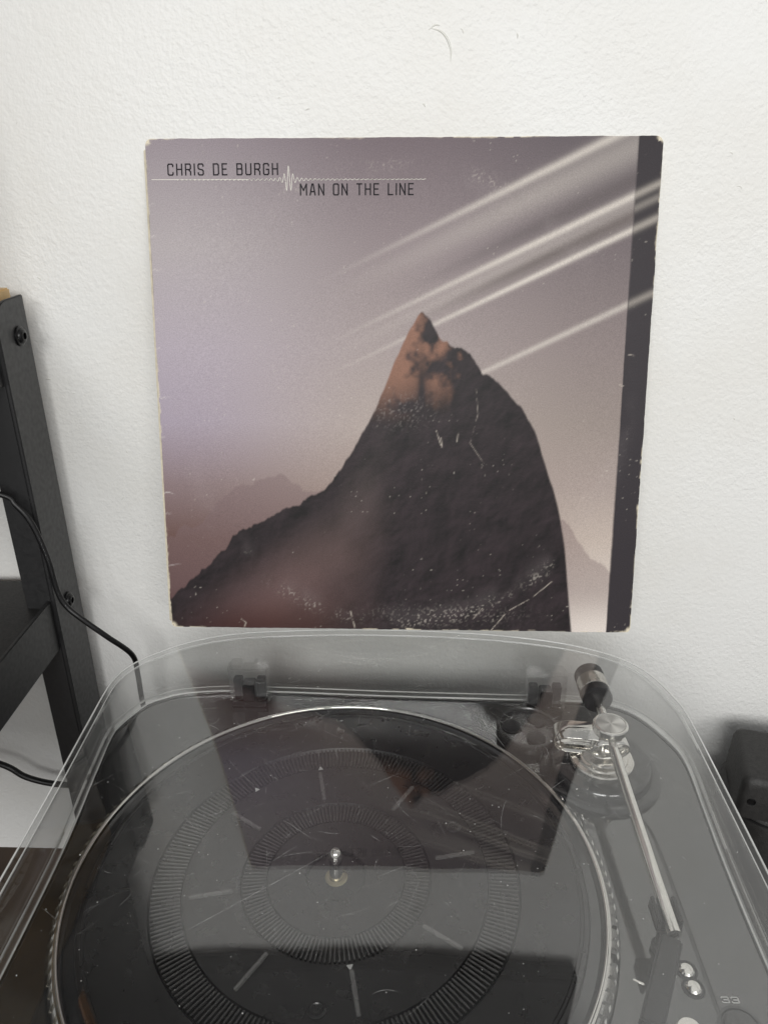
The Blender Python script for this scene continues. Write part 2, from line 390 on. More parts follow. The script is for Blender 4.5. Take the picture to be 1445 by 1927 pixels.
# plinth and deck
pl = [inset(blend(1.0, 0), inw * 0.0015)]
plz = lambda d, z: [Vector((p.x, p.y, z)) for p in inset(blend(1.0, 0), inw * d)]
loft('plinth', [plz(.003, -.0622), plz(.0012, -.0632), plz(.0008, -.066), plz(.0015, -.098), plz(.006, -.108), plz(.012, -.112)], M['base'], TT, False, True, deg=60)
deck = loft('deck_top', [plz(.0012, -.0620), plz(.0010, -.0608), plz(.0018, -.0601), plz(.0030, -.0600)], M['deck'], TT, False, True, deg=60)
for sx in (-.14, .13):
    for sy in (-.05, -.33): lathe('foot', [(0, -.170), (.018, -.170), (.020, -.166), (.020, -.112), (0, -.112)], M['plastic'], TT, 32, (sx, sy, 0))

# ---- platter and mat
PX, PY, PZ = -0.0305, -0.1600, -0.0480
R = 0.1380
platter = part('platter', TT); platter.location = (PX, PY, PZ)
lathe('platter_skirt', [(.1330, -.0115), (.1452, -.0115), (.1450, -.0095), (.1425, -.0040), (.1398, -.0012), (.1387, -.0010)], M['skirt'], platter, 240, deg=25, cap=False)
lathe('platter_rim', [(.1387, -.0012), (.1386, -.0002), (.1382, .0002), (.1376, .0001), (.1371, -.0006), (.1366, -.0022)], M['chrome'], platter, 240, deg=60, cap=False)
lathe('platter_plate', [(0, -.0050), (.1364, -.0050), (.1366, -.0022), (.1352, -.0034), (.1300, -.0034), (.0, -.0034)], M['base'], platter, 200, deg=30)
v, f = [], []
NS = 132
for k in range(NS):                                   # slanted strobe nicks round the skirt, one long edge proud
    a0 = 2 * PI * k / NS; k0 = len(v)
    for (da, r, z, e) in ((0, .1400, -.0013, .0), (.009, .1400, -.0013, .0009), (.021, .1428, -.0045, .0009), (.012, .1428, -.0045, 0), (.004, .1436, -.0062, 0), (.012, .1436, -.0062, .0006)):
        v.append(((r + e * .6) * math.cos(a0 + da), (r + e * .6) * math.sin(a0 + da), z + .0001 + e))
    f += [(k0, k0 + 1, k0 + 2, k0 + 3), (k0 + 3, k0 + 2, k0 + 5, k0 + 4)]
sm = mesh('strobe_nicks', v, f, M['chrome'], platter); sm['kind'] = 'stuff'

mat_ = part('rubber_mat', TT); mat_.location = (PX, PY, PZ)
prof = [(.1295, -.0034), (.1300, -.0012), (.1292, -.0002), (.1272, 0), (.1266, -.0005), (.1254, -.0005), (.1250, 0), (.0962, 0), (.0952, -.0020), (.0795, -.0020), (.0790, -.0002), (.0500, -.0002), (.0492, -.0020), (.0362, -.0020), (.0357, -.0004), (.0158, -.0004), (.0152, -.0030), (.0, -.0030)]
lathe('mat_sheet', prof, M['rubber'], mat_, 220, deg=22)
def ridges(name, r0, r1, n, wd, h):
    v, f = [], []
    for k in range(n):
        a = 2 * PI * k / n; c, s = math.cos(a), math.sin(a); k0 = len(v)
        for r in (r0, r1):
            for t, z in ((-wd, -.0021), (-wd * .8, h - .0013), (wd * .8, h - .0013), (wd, -.0021)): v.append((r * c - t * s, r * s + t * c, z))
        f += [(k0, k0 + 4, k0 + 5, k0 + 1), (k0 + 1, k0 + 5, k0 + 6, k0 + 2), (k0 + 2, k0 + 6, k0 + 7, k0 + 3), (k0, k0 + 1, k0 + 2, k0 + 3), (k0 + 4, k0 + 7, k0 + 6, k0 + 5)]
    o = mesh(name, v, f, M['rubber_r'], mat_); o['kind'] = 'stuff'; return o
ridges('outer_ridges', .0800, .0948, 240, .00056, .0012)
ridges('inner_ridges', .0366, .0488, 130, .00048, .0012)
slot_me = None
for k in range(8):
    a = math.radians(12.5 + 45 * k)
    if slot_me is None:
        o = box('rib', (.0535, -.0011, -.0006), (.0755, .0011, .0009), M['rib'], mat_, 0.0004); slot_me = o.data
    else: o = link('rib', slot_me, M['rib'], mat_, False)
    o.rotation_euler = (0, 0, a)
for a in (28, 148, 268):
    a = math.radians(a)
    lathe('boss', [(.0042, -.0006), (.0041, .0003), (.0032, .0006), (.0027, .0001), (.0012, .0001), (.0010, -.0004), (0, -.0004)], M['rubber'], mat_, 32, (.0715 * math.cos(a), .0715 * math.sin(a), 0))
for a in (102, 282, 132):
    a = math.radians(a); r = .0512 if a > 3 else .0775
    c, s = math.cos(a), math.sin(a)
    mesh('pointer', [(q * c - t * s, q * s + t * c, z) for z in (.0004,) for (t, q) in ((-.0016, r), (.0016, r), (0, r + .0032))], [(0, 1, 2)], M['grey_ink'], mat_)
spd = part('spindle', TT); spd.location = (PX, PY, PZ)
lathe('spindle_pin', [(.0036, -.010), (.0036, .0125), (.0033, .0150), (.0022, .0172), (.0009, .0180), (0, .0181)], M['chrome'], spd, 40, deg=50)
lathe('spindle_collar', [(.0062, -.0032), (.0060, -.0018), (.0050, -.0013), (.0037, -.0014)], M['brass'], spd, 48, deg=50, cap=False)
lathe('label_disc', [(.0148, -.0029), (.0147, -.0022), (.0138, -.0020), (.0068, -.0020), (0, -.0020)], M['rubber'], spd, 72, deg=50)

# ---- tonearm
AX, AY = 0.1285, -0.0680
arm = part('tonearm', TT)
def A(o): return o
lathe('arm_base', [(.0375, -.0600), (.0375, -.0578), (.0360, -.0565), (.0318, -.0562), (.0312, -.0548), (.0308, -.0512), (.0296, -.0500), (.0, -.0500)], M['base'], arm, 120, (AX, AY, 0), deg=40)
lathe('arm_plate', [(.0198, -.0500), (.0198, -.0482), (.0190, -.0474), (.0160, -.0472), (.0156, -.0464), (.0140, -.0458), (.0126, -.0458), (.0122, -.0446), (0, -.0446)], M['steel'], arm, 96, (AX, AY, 0), deg=30)
lathe('pivot_post', [(.0058, -.0450), (.0054, -.034), (.0050, -.0255), (0, -.0255)], M['chrome'], arm, 40, (AX + .002, AY, 0))
lathe('pivot_cap', [(.0088, -.0265), (.0104, -.0255), (.0106, -.0220), (.0100, -.0213), (.0092, -.0211), (.0088, -.0215), (0, -.0215)], M['chrome'], arm, 72, (.1312, -.0682, 0), deg=30)
lathe('cap_face', [(.0087, -.02135), (.0087, -.02125), (0, -.02125)], M['cap'], arm, 72, (.1312, -.0682, 0))
def band(name, cx, cy, cz, hw, hh, depth, th_, rz=0.0, tilt=0.0):
    n = 64; P = []
    rr = hh
    for k in range(n):                                # stadium outline in the XZ plane
        a = 2 * PI * k / n; c, s = math.cos(a), math.sin(a)
        P.append(((hw - rr) * (1 if c > 0 else -1) * min(1, abs(c) * 6) + rr * c, rr * s))
    def ring(sc, y): return [Vector((x * (1 - sc / hw), y, z * (1 - sc / hh))) for x, z in P]
    e = .0003
    L = [ring(0, -depth / 2 + e), ring(0, depth / 2 - e), ring(e, depth / 2), ring(th_ - e, depth / 2), ring(th_, depth / 2 - e), ring(th_, -depth / 2 + e), ring(th_ - e, -depth / 2), ring(e, -depth / 2)]
    o = loft(name, L, M['chrome'], arm, close=True, deg=50); o.location = (cx, cy, cz); o.rotation_euler = (tilt, 0, rz); return o
band('yoke_loop', .1150, -.0660, -.0345, .0175, .0102, .0120, .0012, math.radians(-6), math.radians(24))
band('gimbal_ring', .1305, -.0745, -.0345, .0118, .0080, .0065, .0013, math.radians(4), math.radians(14))
tube('arm_tube', [(.1305, -.058, -.0285), (.1305, -.0780, -.0292), (.1306, -.120, -.0312), (.1310, -.170, -.0337), (.1313, -.2000, -.0352)], [.0028, .0031, .0031, .0031, .0033], M['chrome'], arm, 28)
tube('rear_stub', [(.1305, -.060, -.0285), (.1302, -.0380, -.0272)], .0030, M['steel'], arm, 20)
cwm = lathe('counterweight', [(0, -.0150), (.0088, -.0150), (.0098, -.0142), (.0098, -.0062), (.0100, -.0058), (.0100, -.0054)], M['plastic'], arm, 56, (.1300, -.0262, -.0262), (PI / 2 - .03, 0, 0))
lathe('weight_dial', [(.0100, -.0054), (.0100, .0062), (.0097, .0066)], M['steel'], arm, 56, (.1300, -.0262, -.0262), (PI / 2 - .03, 0, 0))
lathe('weight_cap', [(.0097, .0064), (.0097, .0132), (.0088, .0146), (.0034, .0148), (0, .0146)], M['plastic'], arm, 56, (.1300, -.0262, -.0262), (PI / 2 - .03, 0, 0))
hs = math.radians(-27)
for nm, lo, hi, mt_, bv in (('headshell', (-.0062, -.046, -.0026), (.0040, .0005, .0006), 'plastic', .0012), ('cartridge', (-.0052, -.042, -.0125), (.0030, -.022, -.0028), 'plastic', .001), ('finger_lift', (-.0125, -.030, -.0004), (-.0076, -.0289, .0002), 'chrome', .0002)):
    box(nm, lo, hi, M[mt_], arm, bv, 3, (.1313, -.2005, -.0368), (0, 0, hs))
rest = part('arm_rest', TT)
lathe('rest_post', [(.0045, -.060), (.0045, -.0570), (.0030, -.0560), (.0028, -.0405), (0, -.0405)], M['plastic'], rest, 32, (.1312, -.189, 0))
box('rest_clip', (.1250, -.1945, -.0412), (.1375, -.1800, -.0396), M['plastic'], rest, 0.0005)
for sx in (.1252, .1353): box('clip_jaw', (sx, -.1945, -.0397), (sx + .0020, -.1800, -.0335), M['plastic'], rest, 0.0006)

# ---- hinges in the back of the cover
for hx, hy in ((-.1062, .0020), (.1030, -.0012)):
    h = part('hinge', TT); h.location = (hx, hy, ZD)
    box('hinge_front', (-.0135, -.0085, .0065), (.0135, -.0068, .0290), M['hinge'], h, 0.0004)
    for sx in (-1, 1): box('hinge_cheek', (sx * .0135 - .0010, -.0066, .0010), (sx * .0135 + .0010, .0010, .0300), M['hinge'], h, 0.0004)
    for sx in (-1, 1): box('hinge_top', (sx * .0082 - .0040, -.0084, .0292), (sx * .0082 + .0040, .0008, .0330), M['hinge'], h, 0.0005)
    box('hinge_bridge', (-.0040, -.0064, .0272), (.0040, .0008, .0295), M['hinge'], h, 0.0005)
    for sx in (-1, 1): box('hinge_blade', (sx * .0082 - .0030, -.0056, .0010), (sx * .0082 + .0030, .0004, .0190), M['plastic'], h, 0.0006)
    box('hinge_block', (-.0042, -.0100, .0002), (.0042, .0002, .0170), M['plastic'], h, 0.0008)
    box('hinge_foot', (-.0120, -.0122, .0001), (.0120, -.0102, .0040), M['plastic'], h, 0.0006)

# ---- controls at the front right
def screwhead(x, y):
    o = lathe('trim_screw', [(.0037, 0), (.0036, .0008), (.0028, .0016), (.0012, .0019), (0, .0019)], M['chrome'], TT, 24, (x, y, ZD)); return o
screwhead(.1405, -.2000); screwhead(.1410, -.2086)
for (x, y) in ((.1405, -.2000), (.1410, -.2086)):
    lathe('screw_well', [(.0054, 0), (.0052, .0004), (.0042, .0005), (.0040, 0)], M['plastic'], TT, 32, (x, y, ZD), cap=False)
lathe('start_button', [(.0060, 0), (.0060, .0016), (.0052, .0024), (0, .0026)], M['chrome'], TT, 48, (.1325, -.2290, ZD))
lathe('speed_button', [(.0098, 0), (.0098, .0008), (.0084, .0010), (.0080, .0003), (.0074, .0003), (.0070, .0018), (.0060, .0022), (0, .0020)], M['base'], TT, 64, (.1560, -.2265, ZD), deg=25)

# ---- scratches, dust and a stray fibre on the cover (too many to count)
v, f = [], []
def streak(x, y, a, ln, wd, bend=0.0):
    n = 5; prev = None
    for k in range(n + 1):
        t = k / n - .5; px = x + math.cos(a) * ln * t - math.sin(a) * bend * (t * t - .25); py = y + math.sin(a) * ln * t + math.cos(a) * bend * (t * t - .25)
        hw = wd * .5 * (1 - (2 * t) ** 2 * .8); k0 = len(v)
        v.append((px - math.sin(a) * hw, py + math.cos(a) * hw, .00012)); v.append((px + math.sin(a) * hw, py - math.cos(a) * hw, .00012))
        if prev is not None: f.append((prev, prev + 1, k0 + 1, k0))
        prev = k0
for k in range(420):
    cx, cy = random.choice([(-.09, -.05), (.04, -.06), (0.0, -.04), (-.03, -.10), (.06, -.09), (.09, -.15), (-.1, -.17), (0, -.2)])
    x, y = random.gauss(cx, .035), random.gauss(cy, .028)
    if not (-.165 < x < .155 and -.32 < y < -.015): continue
    streak(x, y, random.choice([random.gauss(.5, .3), random.gauss(2.3, .4), random.uniform(0, PI)]), abs(random.gauss(0, .011)) + .0015, random.choice([.00008, .00010, .00013, .00020]), random.gauss(0, .0035))
for x, y, a, ln in ((-.155, -.062, .12, .012), (-.153, -.064, .05, .010), (-.15, -.060, .2, .009), (-.05, -.075, .06, .05), (.03, -.072, .05, .045), (.05, -.074, -.05, .03), (-.06, -.21, .62, .09)):
    streak(x, y, a, ln, .00026, .002)
v = [(x, y, z + arch(x)) for x, y, z in v]
sc_ = mesh('scratches', v, f, M['scratch'], cover, fix=False); sc_['kind'] = 'stuff'
v, f = [], []
for k in range(420):
    x, y, r = random.uniform(-.172, .165), random.uniform(-.30, -.012), random.choice([.00016, .0002, .00026, .00034])
    if random.random() < .012: r = .0007
    if x > .06 and random.random() < .6: continue
    k0 = len(v); a0 = random.uniform(0, 6)
    for q in range(5): v.append((x + r * random.uniform(.6, 1.2) * math.cos(a0 + q * 1.257), y + r * random.uniform(.6, 1.2) * math.sin(a0 + q * 1.257), .0002))
    f.append(tuple(range(k0, k0 + 5)))
v = [(x, y, z + arch(x)) for x, y, z in v]
du = mesh('dust_specks', v, f, M['dust'], cover, fix=False); du['kind'] = 'stuff'

# ---- "33" beside the speed button
GL = {
 'C': (.58, [[(.58, .78), (.58, .9), (.48, 1), (.1, 1), (0, .9), (0, .1), (.1, 0), (.48, 0), (.58, .1), (.58, .22)]]),
 'H': (.58, [[(0, 0), (0, 1)], [(.58, 0), (.58, 1)], [(0, .52), (.58, .52)]]),
 'R': (.58, [[(0, 0), (0, 1), (.48, 1), (.58, .9), (.58, .62), (.48, .5), (0, .5)], [(.34, .5), (.58, .28), (.58, 0)]]),
 'I': (.0, [[(0, 0), (0, 1)]]),
 'S': (.58, [[(.58, .8), (.58, .9), (.48, 1), (.1, 1), (0, .9), (0, .64), (.1, .54), (.48, .46), (.58, .36), (.58, .1), (.48, 0), (.1, 0), (0, .1), (0, .2)]]),
 'D': (.58, [[(0, 0), (0, 1), (.46, 1), (.58, .88), (.58, .12), (.46, 0), (0, 0)]]),
 'E': (.52, [[(.52, 1), (0, 1), (0, 0), (.52, 0)], [(0, .52), (.44, .52)]]),
 'B': (.58, [[(0, 0), (0, 1), (.46, 1), (.55, .9), (.55, .62), (.46, .53), (0, .53)], [(.46, .53), (.58, .43), (.58, .1), (.48, 0), (0, 0)]]),
 'U': (.58, [[(0, 1), (0, .1), (.1, 0), (.48, 0), (.58, .1), (.58, 1)]]),
 'G': (.58, [[(.58, .8), (.58, .9), (.48, 1), (.1, 1), (0, .9), (0, .1), (.1, 0), (.48, 0), (.58, .1), (.58, .48), (.32, .48)]]),
 'M': (.70, [[(0, 0), (0, 1), (.35, .42), (.70, 1), (.70, 0)]]),
 'A': (.58, [[(0, 0), (.22, 1), (.36, 1), (.58, 0)], [(.08, .3), (.50, .3)]]),
 'N': (.58, [[(0, 0), (0, 1), (.58, 0), (.58, 1)]]),
 'O': (.58, [[(.1, 0), (0, .1), (0, .9), (.1, 1), (.48, 1), (.58, .9), (.58, .1), (.48, 0), (.1, 0)]]),
 'T': (.56, [[(0, 1), (.56, 1)], [(.28, 1), (.28, 0)]]),
 'L': (.50, [[(0, 1), (0, 0), (.50, 0)]]),
 '3': (1.2, [[(0, .85), (.15, 1), (1.05, 1), (1.2, .88), (1.2, .62), (1.05, .52), (.4, .52)], [(1.05, .52), (1.2, .4), (1.2, .12), (1.05, 0), (.15, 0), (0, .15)]]),
 ' ': (.30, []),
}
def words(txt, x0, x1, y0, h):
    sx = 1.0 if txt[0] == '3' else 0.84; tot = sum(GL[c][0] for c in txt) * h * sx; gap = (x1 - x0 - tot) / (len(txt) - 1); L = []; x = x0
    for c in txt:
        wd_, ls = GL[c]
        for l in ls: L.append([(x + a * h * sx, y0 + b2 * h) for a, b2 in l])
        x += wd_ * h * sx + gap
    return L
v, f = ribbon_mesh(words('33', -.0038, .0038, -.0014, .0026), .00055)
mesh('speed_mark', v, f, M['grey_ink'], TT, loc=(.1560, -.2138, ZD + .00025), fix=False)

# ------------------------------------------------------------------ 45 adapter resting in its well
ad = thing('record_adapter', 'round black single adapter on the deck between platter and tonearm', 'adapter', (.0880, -.0335, ZD))
lathe('adapter_rim', [(.0212, .0002), (.0212, .0050), (.0204, .0068), (.0190, .0072), (.0182, .0062), (.0180, .0040)], M['adapter'], ad, 80, deg=50, cap=False)
lathe('adapter_disc', [(.0181, .0042), (.0060, .0040), (.0050, .0052), (.0034, .0054), (.0030, .0020), (0, .0020)], M['adapter'], ad, 72, deg=35)
for a in (50, 170, 290):
    a = math.radians(a); lathe('adapter_lobe', [(.0062, .0040), (.0060, .0056), (.0050, .0060), (0, .0058)], M['plastic'], ad, 40, (.0112 * math.cos(a), .0112 * math.sin(a), .0002))

# ------------------------------------------------------------------ record sleeve leaning on the wall
LEAN = math.radians(13); S = 0.315
sl = thing('record_sleeve', 'worn mauve record sleeve with black lettering leaning against the white wall', 'record sleeve', (0, 0, 0.0004))
sl.rotation_euler = (PI / 2 - LEAN, 0, 0)         # local x right, y up the sleeve, z out of its face
def edge_noise(t, seed): return noise.noise(Vector((t * 22, seed, 0))) * .00028 + noise.noise(Vector((t * 90, seed, 3))) * .00014
NX = 420
us = np.linspace(0, 1, NX); uu, vv = np.meshgrid(us, us)
ex0 = np.array([edge_noise(t, 1.3) for t in us]); ex1 = np.array([edge_noise(t, 5.1) for t in us]); ey0 = np.array([edge_noise(t, 9.7) for t in us]); ey1 = np.array([edge_noise(t, 14.2) for t in us])
X = (uu - .5) * S + ex0[:, None] * (1 - uu) ** 8 + ex1[:, None] * uu ** 8
Y = vv * S + ey0[None, :] * (1 - vv) ** 8 + ey1[None, :] * vv ** 8
# rounded, bruised corners
def corner(cu, cv, r):
    global X, Y
    dx = np.abs(uu - cu) * S; dy = np.abs(vv - cv) * S
    m = (dx < r) & (dy < r); ox = r - dx; oy = r - dy; mx = np.maximum(ox, oy); ln = np.hypot(ox, oy); k = np.where(ln > 1e-9, mx / np.maximum(ln, 1e-9), 1)
    sgx = 1 if cu == 0 else -1; sgy = 1 if cv == 0 else -1
    X = np.where(m, X + sgx * (ox - ox * k), X); Y = np.where(m, Y + sgy * (oy - oy * k), Y)
for cu, cv, r in ((0, 0, .003), (1, 0, .003), (0, 1, .004), (1, 1, .0045)): corner(cu, cv, r)
Z = np.zeros_like(X) + .0012 * np.sin(PI * uu) * np.sin(PI * vv)
# --- ink: a plain abstract print in the sleeve's own colours
def sstep(a, b_, x):
    t = np.clip((x - a) / (b_ - a), 0, 1); return t * t * (3 - 2 * t)
L_ = lambda c: np.array(lin(c))
def mixc(img, c, m): return img * (1 - m[..., None]) + L_(c) * m[..., None]
def vnoise(sc, seed, octv=3):
    g = np.zeros_like(uu); amp = 1
    for o in range(octv):
        n = int(sc * 2 ** o) + 3; q = np.random.default_rng(seed + o).random((n, n)); fx = uu * (n - 2); fy = vv * (n - 2)
        ix = fx.astype(int); iy = fy.astype(int); tx = fx - ix; ty = fy - iy; tx = tx * tx * (3 - 2 * tx); ty = ty * ty * (3 - 2 * ty)
        g += amp * ((q[iy, ix] * (1 - tx) + q[iy, ix + 1] * tx) * (1 - ty) + (q[iy + 1, ix] * (1 - tx) + q[iy + 1, ix + 1] * tx) * ty); amp *= .5
    return g / 1.75
img = np.zeros((NX, NX, 3))
ys = [0, .08, .2, .32, .45, .6, .8, 1.0]
left = [(62, 34, 34), (80, 50, 46), (104, 78, 72), (136, 118, 120), (166, 155, 168), (176, 166, 176), (176, 168, 170), (150, 140, 146)]
mid = [(76, 46, 40), (100, 72, 62), (128, 104, 94), (160, 143, 134), (172, 159, 152), (160, 148, 146), (138, 126, 128), (112, 100, 105)]
right = [(224, 214, 206), (214, 203, 194), (192, 178, 168), (166, 152, 146), (148, 136, 130), (136, 124, 122), (112, 102, 104), (94, 86, 90)]
def col(tbl, y): 
    a = np.array([lin(c) for c in tbl]); return np.stack([np.interp(y, ys, a[:, k]) for k in range(3)], -1)
cl, cm, cr = col(left, vv), col(mid, vv), col(right, vv)
a1 = sstep(0, .5, uu)[..., None]; a2 = sstep(.45, .95, uu)[..., None]
img = (cl * (1 - a1) + cm * a1) * (1 - a2) + cr * a2
# a dusk print of a dark ridge in mist under slanting pale light
d = (vv - .40) - .47 * uu
for off, wd_, st_ in ((.135, .030, .30), (.172, .008, .62), (.02, .022, .30), (.045, .007, .72), (-.018, .006, .78), (-.16, .006, .5)):
    img = mixc(img, (222, 214, 204), np.exp(-((d - off) / (wd_ * (.35 + .9 * uu))) ** 2) * st_ * sstep(.30, .80, uu))
img = mixc(img, (92, 82, 80), np.exp(-((d - .008) / (.012 * (.3 + uu))) ** 2) * .75 * sstep(.45, .8, uu))
img = mixc(img, (92, 84, 84), np.exp(-((d - .075) / (.013 * (.3 + uu))) ** 2) * .55 * sstep(.45, .8, uu))
def ridge(P, seed, amp):
    xs = [p[0] for p in P]; h = np.interp(us, xs, [p[1] for p in P]); k = np.ones(15) / 15; h = np.convolve(np.pad(h, 7, mode='edge'), k, 'valid')
    r = np.random.default_rng(seed)
    for o in range(6):
        n = 7 * 2 ** o; h = h + amp * .62 ** o * np.interp(us, np.linspace(0, 1, n), r.random(n) - .5)
    return (h[None, :] - vv) / np.sqrt(1 + (np.convolve(np.pad(np.gradient(h, us), 4, mode='edge'), np.ones(9) / 9, 'valid') ** 2))[None, :]
far = ridge([(0, .20), (.12, .26), (.25, .33), (.36, .30), (.5, .40), (.7, .40), (.85, .24), (1, .10)], 5, .05)
img = mixc(img, (120, 100, 102), sstep(-.003, .003, far) * .45 * sstep(.0, .10, vv))
near = ridge([(0, .08), (.14, .19), (.26, .27), (.36, .34), (.44, .47), (.50, .60), (.545, .655), (.58, .60), (.68, .545), (.77, .44), (.84, .27), (.865, .10), (.875, -.05), (1, -.3)], 8, .05)
hm = sstep(-.0022, .0022, near)
rock = vnoise(26, 61, 4)
gx = np.gradient(vnoise(22, 91, 4), axis=1) - np.gradient(vnoise(22, 91, 4), axis=0)
body = L_((36, 28, 31)) * np.clip(.5 + .9 * rock[..., None] + 7 * gx[..., None], .3, 2.2)
glow = sstep(.16, .02, near) * sstep(.40, .46, uu) * sstep(.60, .52, uu + .25 * (rock - .5)) * sstep(.44, .56, vv)   # low sun on the summit's left flank
body = body * (1 - .8 * glow[..., None]) + L_((150, 108, 88)) * .8 * glow[..., None]
mist = sstep(.50, .22, uu + .10 * (vnoise(6, 81) - .5)) * sstep(.03, .20, np.interp(uu, [0, .14, .26, .36, .44, .5, 1], [.08, .19, .27, .34, .47, .6, .6]) - vv)
op = hm * (1 - .92 * mist)
img = img * (1 - op[..., None]) + body * op[..., None]
edge_x = .9488 + .004 * vv
img = mixc(img, (50, 45, 49), sstep(-.0012, .0012, uu - edge_x))
for off, st_ in ((.045, .6), (-.018, .6), (.02, .35), (-.16, .45)): img = mixc(img, (190, 182, 172), np.exp(-((d - off) / .008) ** 2) * st_ * sstep(0, .002, uu - edge_x))
# wear: ring of the record, scuffs, white edges, creases
dr = np.hypot(uu - .5, vv - .485); nz = vnoise(90, 11); nz2 = vnoise(14, 21); nz3 = vnoise(330, 31, 1)
ring = np.exp(-((dr - .468) / .011) ** 2) * sstep(.36, .50, nz3) * sstep(.40, .56, nz2); ring *= np.where(vv < .25, .95, np.where((vv > .9), .8, .10))
img = mixc(img, (196, 188, 178), np.clip(ring, 0, 1) * .42)
img = mixc(img, (170, 160, 160), .07 * np.exp(-((dr - .455) / .02) ** 2) * sstep(.35, .65, nz2))
sc2 = np.exp(-(((uu - .50) / .06) ** 2 + ((vv - .475) / .03) ** 2)) * sstep(.36, .52, nz3); img = mixc(img, (190, 182, 176), sc2 * .25)
sc3 = np.exp(-(((uu - .60) / .14) ** 2 + ((vv - .035) / .02) ** 2)) * sstep(.36, .52, nz3); img = mixc(img, (200, 192, 182), sc3 * .28)
img = mixc(img, (215, 208, 196), sstep(.53, .56, nz3) * sstep(.50, .65, nz2) * .35)
ed = np.minimum(np.minimum(uu, 1 - uu), np.minimum(vv, 1 - vv)); cd = np.minimum.reduce([np.hypot(uu - a, vv - b2) for a in (0, 1) for b2 in (0, 1)])
wear = sstep(.0030, .0006, ed * (1.7 - nz2) + .003 * (nz - .45)) * sstep(.44, .62, vnoise(60, 41)) * sstep(.40, .62, vnoise(5, 43) + .25 * np.exp(-cd / .08)) + sstep(.016, .006, cd) * sstep(.35, .5, nz)
img = mixc(img, (222, 212, 190), np.clip(wear, 0, 1))
for cy, ln in ((.82, .03), (.755, .022), (.66, .03), (.60, .028), (.50, .032), (.42, .02), (.30, .03), (.255, .025), (.14, .03), (.88, .02)):
    img = mixc(img, (210, 203, 200), np.exp(-((vv - cy - .0016 * np.sin(uu * (70 + 900 * (cy * 7.3 % 1)) + cy * 40) - (cy * 13.7 % 1 - .5) * .16 * uu) / .0011) ** 2) * sstep(ln * (.4 + cy * 5.1 % 1), ln * .2, uu) * (.35 + .5 * (cy * 9.1 % 1)))
def crease(pts, wd_, st_):
    global img
    m = np.zeros_like(uu)
    for (x0, y0), (x1, y1) in zip(pts, pts[1:]):
        dx, dy = x1 - x0, y1 - y0; t = np.clip(((uu - x0) * dx + (vv - y0) * dy) / (dx * dx + dy * dy), 0, 1)
        m = np.maximum(m, np.exp(-(np.hypot(uu - x0 - t * dx, vv - y0 - t * dy) / wd_) ** 2))
    img = mixc(img, (196, 186, 174), m * st_ * sstep(.35, .6, nz))
crease([(.70, 0), (.735, .045), (.785, .075), (.83, .115)], .0009, .75); crease([(.655, 0), (.66, .025), (.68, .05)], .0009, .75)
crease([(.405, 0), (.40, .02), (.395, .04)], .0013, .8); crease([(.16, 0), (.165, .012), (.155, .02)], .0012, .7)
crease([(.655, .52), (.66, .47), (.645, .41), (.68, .36)], .0009, .35)
for (x0, y0, x1, y1) in ((.575, .435, .585, .405), (.62, .43, .618, .41), (.585, .42, .588, .40), (.96, .59, .97, .588), (.945, .53, .953, .527)): crease([(x0, y0), (x1, y1)], .0011, .6)
Zp = np.array(Z)
verts = np.stack([X, Y, Zp], -1).reshape(-1, 3)
ii = np.arange(NX * NX).reshape(NX, NX)
faces = np.stack([ii[:-1, :-1], ii[:-1, 1:], ii[1:, 1:], ii[1:, :-1]], -1).reshape(-1, 4)
me = bpy.data.meshes.new('front_print'); me.from_pydata(verts.tolist(), [], faces.tolist())
ca = me.color_attributes.new('ink', 'FLOAT_COLOR', 'POINT')
ca.data.foreach_set('color', np.concatenate([np.clip(img, 0, 1).reshape(-1, 3), np.ones((NX * NX, 1))], 1).astype(np.float32).ravel())
me.update(); link('front_print', me, M['print'], sl, True)
# card body behind the print: same ragged outline, 4 mm deep
per = np.concatenate([ii[0, :-1], ii[:-1, -1], ii[-1, :0:-1], ii[:0:-1, 0]])[::3]
F0 = [Vector(verts[k]) for k in per]
loft('card_body', [[p + Vector((0, 0, -.0002)) for p in F0], [Vector((p.x, p.y, p.z - .0015)) for p in F0], [Vector((p.x * .999, p.y * .999, p.z - .0034)) for p in F0]], M['card'], sl, False, True, smooth=False)
box('spine_edge', (-.1590, .004, -.0036), (-.1572, .309, -.0004), M['card'], sl, .0005)
def on_print(x, y):                                   # height of the bowed print at local (x, y)
    return .0012 * math.sin(PI * min(1, max(0, x / S + .5))) * math.sin(PI * min(1, max(0, y / S)))
def ink(name, lines, wd_, mat, dz):
    v, f = ribbon_mesh([[((a - .5) * S, b2 * S) for a, b2 in l] for l in lines], wd_ * S)
    v = [(x, y, on_print(x, y) + dz + z) for x, y, z in v]
    return mesh(name, v, f, mat, sl, fix=False)
ink('artist_lettering', words('CHRIS DE BURGH', .0426, .2580, .9335, .0200), .0025, M['ink'], .00018)
ink('title_lettering', words('MAN ON THE LINE', .3025, .5228, .8955, .0200), .0025, M['ink'], .00018)
pul = [[(.0095, .9252), (.20, .9246)]]
pts = []
for k in range(900):
    s_ = .06 + (.5468 - .06) * k / 899; q = (s_ - .2795)
    amp = .0195 * math.exp(-(q / .0075) ** 2) + .0042 * math.exp(-(q / .022) ** 2) + .0011 * math.exp(-(q / .12) ** 2) + .0005
    pts.append((s_, .9245 - .002 * (s_ - .06) + amp * math.cos(2 * PI * q / .0086)))
pul.append(pts)
ink('pulse_line', pul, .0011, M['white_ink'], .00014)

# ------------------------------------------------------------------ metal rack on the left
rk = thing('metal_rack', 'black steel rack with wooden top standing against the wall on the left', 'rack', (-.2445, .0156, FZ))
H0 = 0.217 - FZ
